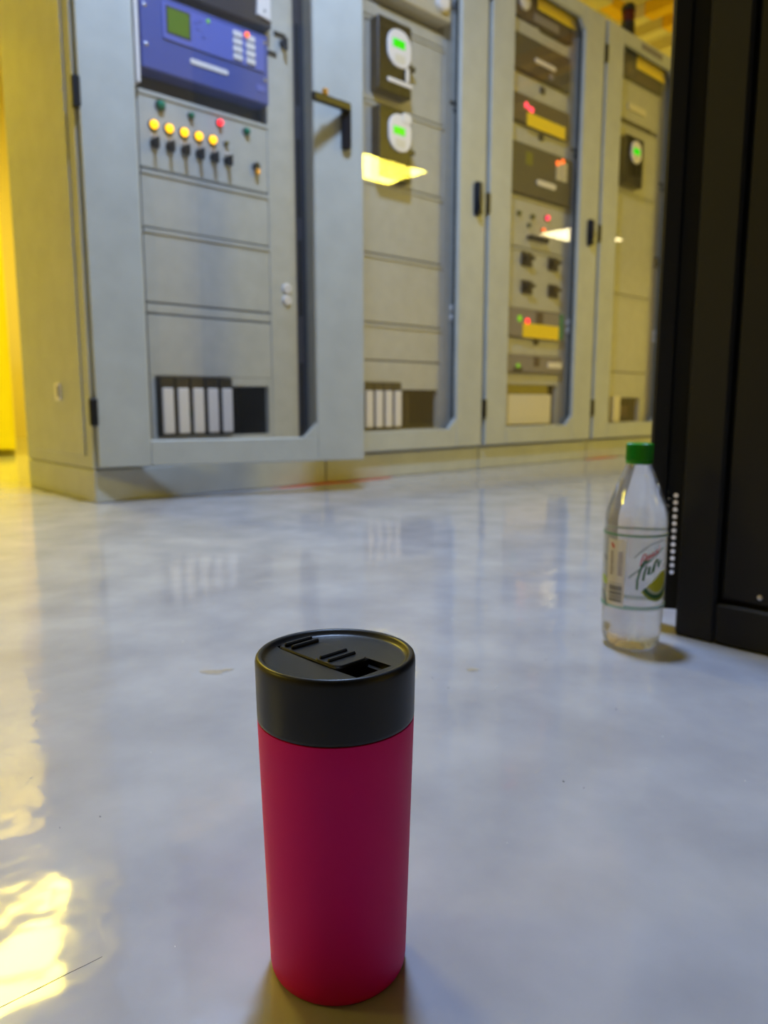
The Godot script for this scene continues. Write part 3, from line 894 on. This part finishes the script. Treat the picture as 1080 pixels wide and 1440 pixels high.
func black_rack() -> void:
	var t := thing("equipment_rack", "tall black equipment rack at the right edge beside the bottle", "rack", Vector3(0.341, 0, -0.8512), ROW_TURN)
	# here local z runs along the visible face towards the camera, x away from it
	var D := 0.80
	var Wd := 0.60
	var Ht := 1.95
	part("base", MB.new().span(Vector3(0.004, 0.0, 0.006), Vector3(Wd, 0.048, D), 0.004), M.rack_black, t)
	part("post", MB.new().span(Vector3(0, 0.0, 0.001), Vector3(0.05, Ht, 0.047), 0.003), M.rack_black, t)
	part("post", MB.new().span(Vector3(0, 0.0, D - 0.047), Vector3(0.05, Ht, D + 0.004), 0.003), M.rack_black, t)
	part("bottom_rail", MB.new().span(Vector3(0.0, 0.001, 0.047), Vector3(0.05, 0.048, D - 0.047), 0.003), M.rack_black, t)
	part("top_rail", MB.new().span(Vector3(0.0, Ht - 0.05, 0.047), Vector3(0.05, Ht, D - 0.047), 0.003), M.rack_black, t)
	var sp := part("side_panel", MB.new().span(Vector3(0.004, 0.053, 0.052), Vector3(0.012, Ht - 0.055, D - 0.052), 0.002), M.rack_black, t)
	part("panel_recess", MB.new().span(Vector3(0.014, 0.045, 0.045), Vector3(0.03, Ht - 0.05, D - 0.045)), M.rack_groove, t)
	for y in [0.056, 0.75, 1.4]:
		part("screw", MB.new().lathe([Vector2(0.0032, 0), Vector2(0.0026, 0.0012), Vector2(0, 0.0016)], 12, Vector3(0.004, y + 0.006, 0.093), Basis(Vector3.BACK, PI / 2)), M.steel, sp)
	part("roof", MB.new().span(Vector3(0.05, Ht - 0.03, 0), Vector3(Wd, Ht, D), 0.003), M.rack_black, t)
	part("side_panel", MB.new().span(Vector3(Wd - 0.02, 0.05, 0), Vector3(Wd, Ht - 0.03, D), 0.003), M.rack_black, t)
	part("back_panel", MB.new().span(Vector3(0.05, 0.05, D - 0.02), Vector3(Wd - 0.02, Ht - 0.03, D), 0.002), M.rack_black, t)
	part("front_panel", MB.new().span(Vector3(0.05, 0.05, 0.0), Vector3(Wd - 0.02, Ht - 0.03, 0.02), 0.002), M.rack_black, t)
	# upright on the far side: an edge profile and a perforated strip with twelve holes
	var up := Node3D.new()
	up.name = "door_edge"
	t.add_child(up)
	var inv := Transform3D(row_basis, Vector3(0.341, 0, -0.8512)).affine_inverse()
	up.transform = inv * Transform3D(Basis(Vector3.UP, deg_to_rad(-19)), Vector3(0.3125, 0, -0.876))
	part("edge_profile", MB.new().span(Vector3(0, 0.026, -0.035), Vector3(0.0215, Ht - 0.02, 0.0), 0.003), M.rack_black, up)
	var ps := MB.new()
	var x0 := 0.0215
	var x1 := 0.0430
	var cx := 0.0306
	var yb := 0.0665
	var dy := 0.00838
	var yt := yb + dy * 12.0
	var r := 0.0027
	for zz in [-0.004, -0.0055]:
		var nn := Vector3.BACK if zz > -0.005 else Vector3.FORWARD
		ps.quad(Vector3(x0, 0.026, zz), Vector3(x1, 0.026, zz), Vector3(x1, yb, zz), Vector3(x0, yb, zz), nn)
		ps.quad(Vector3(x0, yt, zz), Vector3(x1, yt, zz), Vector3(x1, Ht - 0.02, zz), Vector3(x0, Ht - 0.02, zz), nn)
		for k in 12:
			var ya := yb + dy * k
			var c := Vector2(cx, ya + dy * 0.5)
			var n := 16
			for i in n:
				var a0 := TAU * i / n
				var a1 := TAU * (i + 1) / n
				var p0 := c + Vector2(cos(a0), sin(a0)) * r
				var p1 := c + Vector2(cos(a1), sin(a1)) * r
				var q0 := edge_of(c, a0, x0, ya, x1, ya + dy)
				var q1 := edge_of(c, a1, x0, ya, x1, ya + dy)
				ps.quad(Vector3(p0.x, p0.y, zz), Vector3(p1.x, p1.y, zz), Vector3(q1.x, q1.y, zz), Vector3(q0.x, q0.y, zz), nn)
				if zz > -0.005:
					var inn := Vector3(-cos(a0), -sin(a0), 0)
					ps.quad(Vector3(p0.x, p0.y, -0.004), Vector3(p1.x, p1.y, -0.004), Vector3(p1.x, p1.y, -0.0055), Vector3(p0.x, p0.y, -0.0055), inn)
	part("perforated_strip", ps, M.rack_groove, up)


func edge_of(c: Vector2, a: float, x0: float, y0: float, x1: float, y1: float) -> Vector2:
	var d := Vector2(cos(a), sin(a))
	var k := 1e9
	if absf(d.x) > 1e-6:
		k = minf(k, ((x1 if d.x > 0 else x0) - c.x) / d.x)
	if absf(d.y) > 1e-6:
		k = minf(k, ((y1 if d.y > 0 else y0) - c.y) / d.y)
	return c + d * k


func yellow_cupboard() -> void:
	var t := thing("steel_cupboard", "bright yellow steel cupboard seen past the left side of the first cabinet", "cupboard", at_row(-0.52, 0, -2.07), ROW_TURN)
	part("plinth", MB.new().span(Vector3(0.01, 0, -0.49), Vector3(0.92, 0.03, -0.015), 0.002), M.amber_off, t)
	part("body", MB.new().span(Vector3(0, 0.03, -0.5), Vector3(0.93, 2.0, -0.022), 0.004), M.yellow_steel, t)
	for k in 2:
		var d := part("door", MB.new().span(Vector3(0.004 + 0.452 * k, 0.036, -0.021), Vector3(0.45 + 0.452 * k, 1.99, 0.0), 0.004), M.yellow_steel, t)
		part("handle", MB.new().span(Vector3(0.41 + 0.07 * k, 0.95, 0.0), Vector3(0.43 + 0.07 * k, 1.10, 0.025), 0.004), M.black_plastic, d)
		for y in [0.16, 0.22]:
			part("vent_slot", MB.new().span(Vector3(0.33 + 0.45 * k, y, -0.002), Vector3(0.36 + 0.45 * k, y + 0.016, 0.001)), M.gasket, d)


func beacon() -> void:
	var t := thing("beacon_light", "unlit dark red beacon light with black base on the fourth cabinet roof", "beacon", at_row(2.662, 1.95, -0.06), ROW_TURN)
	part("base", MB.new().lathe([Vector2(0, 0), Vector2(0.040, 0), Vector2(0.040, 0.02), Vector2(0.033, 0.03), Vector2(0.031, 0.092), Vector2(0, 0.092)], 32), M.black_plastic, t)
	part("lens", MB.new().lathe([Vector2(0.029, 0.092), Vector2(0.030, 0.13), Vector2(0.029, 0.142), Vector2(0, 0.142)], 32), M.red_lens, t, "dark red lens")
	part("cap", MB.new().lathe([Vector2(0.032, 0.142), Vector2(0.032, 0.158), Vector2(0.024, 0.172), Vector2(0, 0.177)], 32), M.black_plastic, t)


func cable_ducts() -> void:
	# three ducts hung from the ceiling across the row and one along it, seen above the fourth cabinet
	var k := 0
	for e in [[3.25, 3.33, "cream and orange cable duct above the fourth cabinet, nearest its beacon light"], [3.45, 3.53, "cream and yellow cable duct above the fourth cabinet, middle of three"], [3.70, 3.86, "wide cream cable duct above the fourth cabinet, nearest the black rack"]]:
		var t := thing("cable_duct", e[2], "duct", at_row(e[0], 2.35, 0), ROW_TURN, "cable ducts under the ceiling")
		var w: float = e[1] - e[0]
		part("body", MB.new().span(Vector3(0, 0, -1.6), Vector3(w, 0.07, -0.32), 0.004), M.tray_cream, t)
		part("cover", MB.new().span(Vector3(-0.002, -0.001, -0.318), Vector3(w + 0.002, 0.071, 1.6), 0.004), M.orange_paint if k < 2 else M.tray_cream, t)
		for z in [-1.2, 0.8]:
			part("hanger", MB.new().span(Vector3(w * 0.5 - 0.006, 0.07, z - 0.006), Vector3(w * 0.5 + 0.006, CEILING_Y - 2.35, z + 0.006)), M.steel, t)
		k += 1
	var o := thing("cable_duct", "orange cable duct with cream end box above the third cabinet", "duct", at_row(2.60, 2.36, -0.43), ROW_TURN, "cable ducts under the ceiling")
	part("body", MB.new().span(Vector3(0.41, 0, -0.03), Vector3(0.62, 0.06, 0.04), 0.004), M.orange_paint, o)
	part("end_box", MB.new().span(Vector3(0.16, -0.012, -0.05), Vector3(0.41, 0.10, 0.07), 0.006), M.tray_cream, o)
	part("hanger", MB.new().span(Vector3(0.28, 0.10, -0.006), Vector3(0.292, CEILING_Y - 2.36, 0.006)), M.steel, o)


func blob(c: Vector2, rx: float, ry: float, seed_no: int, n := 22) -> PackedVector2Array:
	var rng := RandomNumberGenerator.new()
	rng.seed = seed_no
	var p := PackedVector2Array()
	var ph := rng.randf() * TAU
	for i in n:
		var a := TAU * i / n
		var k := 1.0 + 0.18 * sin(3.0 * a + ph) + 0.12 * sin(5.0 * a + ph * 2.0) + rng.randf_range(-0.10, 0.10)
		p.append(c + Vector2(cos(a) * rx, sin(a) * ry) * k)
	return p


func floor_marks(fl: Node) -> void:
	# stains and a hairline crack in the floor paint
	var lay := Basis(Vector3.RIGHT, -PI / 2)
	for e in [[0.76, 0.024, 0.20, 0.020, 3], [0.94, 0.020, 0.13, 0.013, 9], [2.47, 0.016, 0.14, 0.013, 5]]:
		var mb := MB.new().prism(blob(Vector2(e[0], -e[1]), e[2], e[3], e[4], 34), 0, 0.0009)
		part("rust_stain", mb.move(Transform3D(row_basis * lay, ROW_ORIGIN)), M.rust, fl, "orange rust stain along the plinth")
	for e in [[-0.1734, 0.7269, 0.012, 0.006, 4], [0.0911, 0.733, 0.006, 0.004, 8], [-0.160, 0.733, 0.005, 0.003, 6]]:
		var mb := MB.new().prism(blob(Vector2(e[0], e[1]), e[2], e[3], e[4]), 0, 0.0003)
		part("tan_stain", mb.move(Transform3D(lay, Vector3.ZERO)), M.tan_stain, fl)
	var a := Vector2(-0.24, 0.2415)
	var b := Vector2(-0.1395, 0.3335)
	var d := (b - a).normalized()
	var s := Vector2(-d.y, d.x)
	var pts := PackedVector2Array()
	var rng := RandomNumberGenerator.new()
	rng.seed = 21
	var back := PackedVector2Array()
	for i in 19:
		var c := a.lerp(b, i / 18.0) + s * rng.randf_range(-0.0002, 0.0002)
		var w := 0.00035 * (1.0 - 0.8 * i / 18.0)
		pts.append(c + s * w)
		back.append(c - s * w)
	back.reverse()
	pts.append_array(back)
	part("hairline_crack", MB.new().prism(pts, 0, 0.0001).move(Transform3D(lay, Vector3.ZERO)), M.grit, fl)


func grit() -> void:
	# crumbs of dirt on the floor round the tumbler
	var rng := RandomNumberGenerator.new()
	rng.seed = 77
	for kind in 2:
		var mb := MB.new()
		for i in 34 if kind == 0 else 16:
			var p := Vector3(rng.randf_range(-0.36, 0.40), 0, -rng.randf_range(0.29, 0.95))
			if Vector2(p.x + 0.0225, p.z + 0.3335).length() < 0.042 or Vector2(p.x - 0.2795, p.z + 0.817).length() < 0.04 or p.x > 0.28:
				continue
			var s := rng.randf_range(0.00025, 0.0007) * (1.0 if kind == 0 else 1.15)
			var n0 := mb.v.size()
			mb.box(Vector3.ZERO, Vector3(s * rng.randf_range(1.0, 2.6), s * 0.7, s), s * 0.25)
			mb.move(Transform3D(Basis(Vector3.UP, rng.randf() * TAU), p + Vector3(0, s * 0.34, 0)), n0)
		var o := part("dirt_crumbs" if kind == 0 else "paint_flecks", mb, M.grit if kind == 0 else M.white_grit, self, "scattered dark dirt crumbs on the grey floor round the tumbler" if kind == 0 else "scattered tiny white flecks on the grey floor round the tumbler")
		o.set_meta("category", "dirt")
		o.set_meta("kind", "stuff")


func plain_rack(k: int) -> void:
	var where: String = ["nearest the photographer's left", "straight behind the photographer", "nearest the photographer's right"][k]
	var t := thing("server_rack", "closed black rack across the aisle, " + where, "rack", at_row(-2.45 + 0.64 * k, 0, 2.75), ROW_TURN, "black racks across the aisle")
	part("base", MB.new().span(Vector3(0, 0, 0.02), Vector3(0.62, 0.06, 0.8), 0.004), M.rack_black, t)
	part("body", MB.new().span(Vector3(0, 0.06, 0.01), Vector3(0.62, 1.95, 0.8), 0.004), M.rack_black, t)
	var d := part("door", MB.new().span(Vector3(0.01, 0.07, -0.012), Vector3(0.61, 1.94, 0.01), 0.004), M.rack_black, t)
	part("handle", MB.new().span(Vector3(0.55, 0.95, -0.035), Vector3(0.575, 1.12, -0.012), 0.005), M.rack_groove, d)


# ---------------------------------------------------------------- the scene
func _ready() -> void:
	# camera
	var cam := Camera3D.new()
	cam.name = "camera"
	add_child(cam)
	cam.position = Vector3(0, CAM_HEIGHT, 0)
	cam.rotation_degrees = Vector3(-8.4, 0, 0)
	var at := CameraAttributesPhysical.new()
	at.frustum_focal_length = 17.5
	at.frustum_focus_distance = 0.335
	at.exposure_aperture = 7.0
	at.frustum_near = 0.02
	at.frustum_far = 100.0
	cam.attributes = at
	cam.fov = rad_to_deg(2.0 * atan(720.0 / 1050.0))
	cam.near = 0.02
	cam.current = true
	# environment: a closed room, nothing beyond it
	var we := WorldEnvironment.new()
	we.name = "environment"
	var env := Environment.new()
	env.background_mode = Environment.BG_COLOR
	env.background_color = Color(0.02, 0.02, 0.02)
	env.tonemap_mode = Environment.TONE_MAPPER_LINEAR
	env.tonemap_exposure = 0.95
	env.sdfgi_enabled = true
	env.ssao_enabled = true
	env.ssil_enabled = true
	we.environment = env
	add_child(we)
	materials()
	# lamps: one cool white panel over the aisle, the others of the grid are yellow
	var cool := Color(0.60, 0.84, 1.34)
	var warm := Color(1.0, 0.79, 0.085)
	ceiling_lamp(0.12, 1.02, cool, 214.0, "small cool white ceiling lamp above the aisle before the first cabinet", 0.36, 0.22)
	ceiling_lamp(4.26, 3.85, warm, 82.0, "yellow ceiling panel lamp to the right, mirrored in the second glass door")
	ceiling_lamp(8.60, 4.20, Color(1.0, 0.86, 0.55), 14.0, "far cream ceiling panel lamp mirrored in the third glass door")
	ceiling_lamp(0.18, -1.85, warm, 60.0, "yellow ceiling panel lamp behind the row, above the yellow cupboard")
	ceiling_lamp(-4.10, -1.85, warm, 40.0, "yellow ceiling panel lamp far to the left of the row")
	ceiling_lamp(4.26, -1.85, warm, 50.0, "yellow ceiling panel lamp behind the fourth cabinet")

	# room
	var room := Transform3D(row_basis, ROW_ORIGIN)
	var u0 := -6.5
	var u1 := 10.5
	var w0 := -4.2
	var w1 := 6.5
	var fl := structure("floor", MB.new().span(Vector3(u0 - 0.2, -0.2, w0 - 0.2), Vector3(u1 + 0.2, 0.0, w1 + 0.2)).move(room), M.floor_paint)
	structure("ceiling", MB.new().span(Vector3(u0 - 0.2, CEILING_Y, w0 - 0.2), Vector3(u1 + 0.2, CEILING_Y + 0.2, w1 + 0.2)).move(room), M.ceiling_paint)
	structure("wall_back", MB.new().span(Vector3(u0, 0, w0 - 0.2), Vector3(u1, CEILING_Y, w0)).move(room), M.wall_paint)
	structure("wall_front", MB.new().span(Vector3(u0, 0, w1), Vector3(u1, CEILING_Y, w1 + 0.2)).move(room), M.wall_paint)
	structure("wall_left", MB.new().span(Vector3(u0 - 0.2, 0, w0 - 0.2), Vector3(u0, CEILING_Y, w1 + 0.2)).move(room), M.wall_paint)
	structure("wall_right", MB.new().span(Vector3(u1, 0, w0 - 0.2), Vector3(u1 + 0.2, CEILING_Y, w1 + 0.2)).move(room), M.wall_paint)

	first_cabinet()
	second_cabinet()
	third_cabinet()
	fourth_cabinet()
	black_rack()
	tumbler()
	drink_bottle()
	yellow_cupboard()
	beacon()
	cable_ducts()
	floor_marks(fl)
	grit()
	# racks of the same kind on the other side of the aisle, at the photographer's back
	for k in 3:
		plain_rack(k)
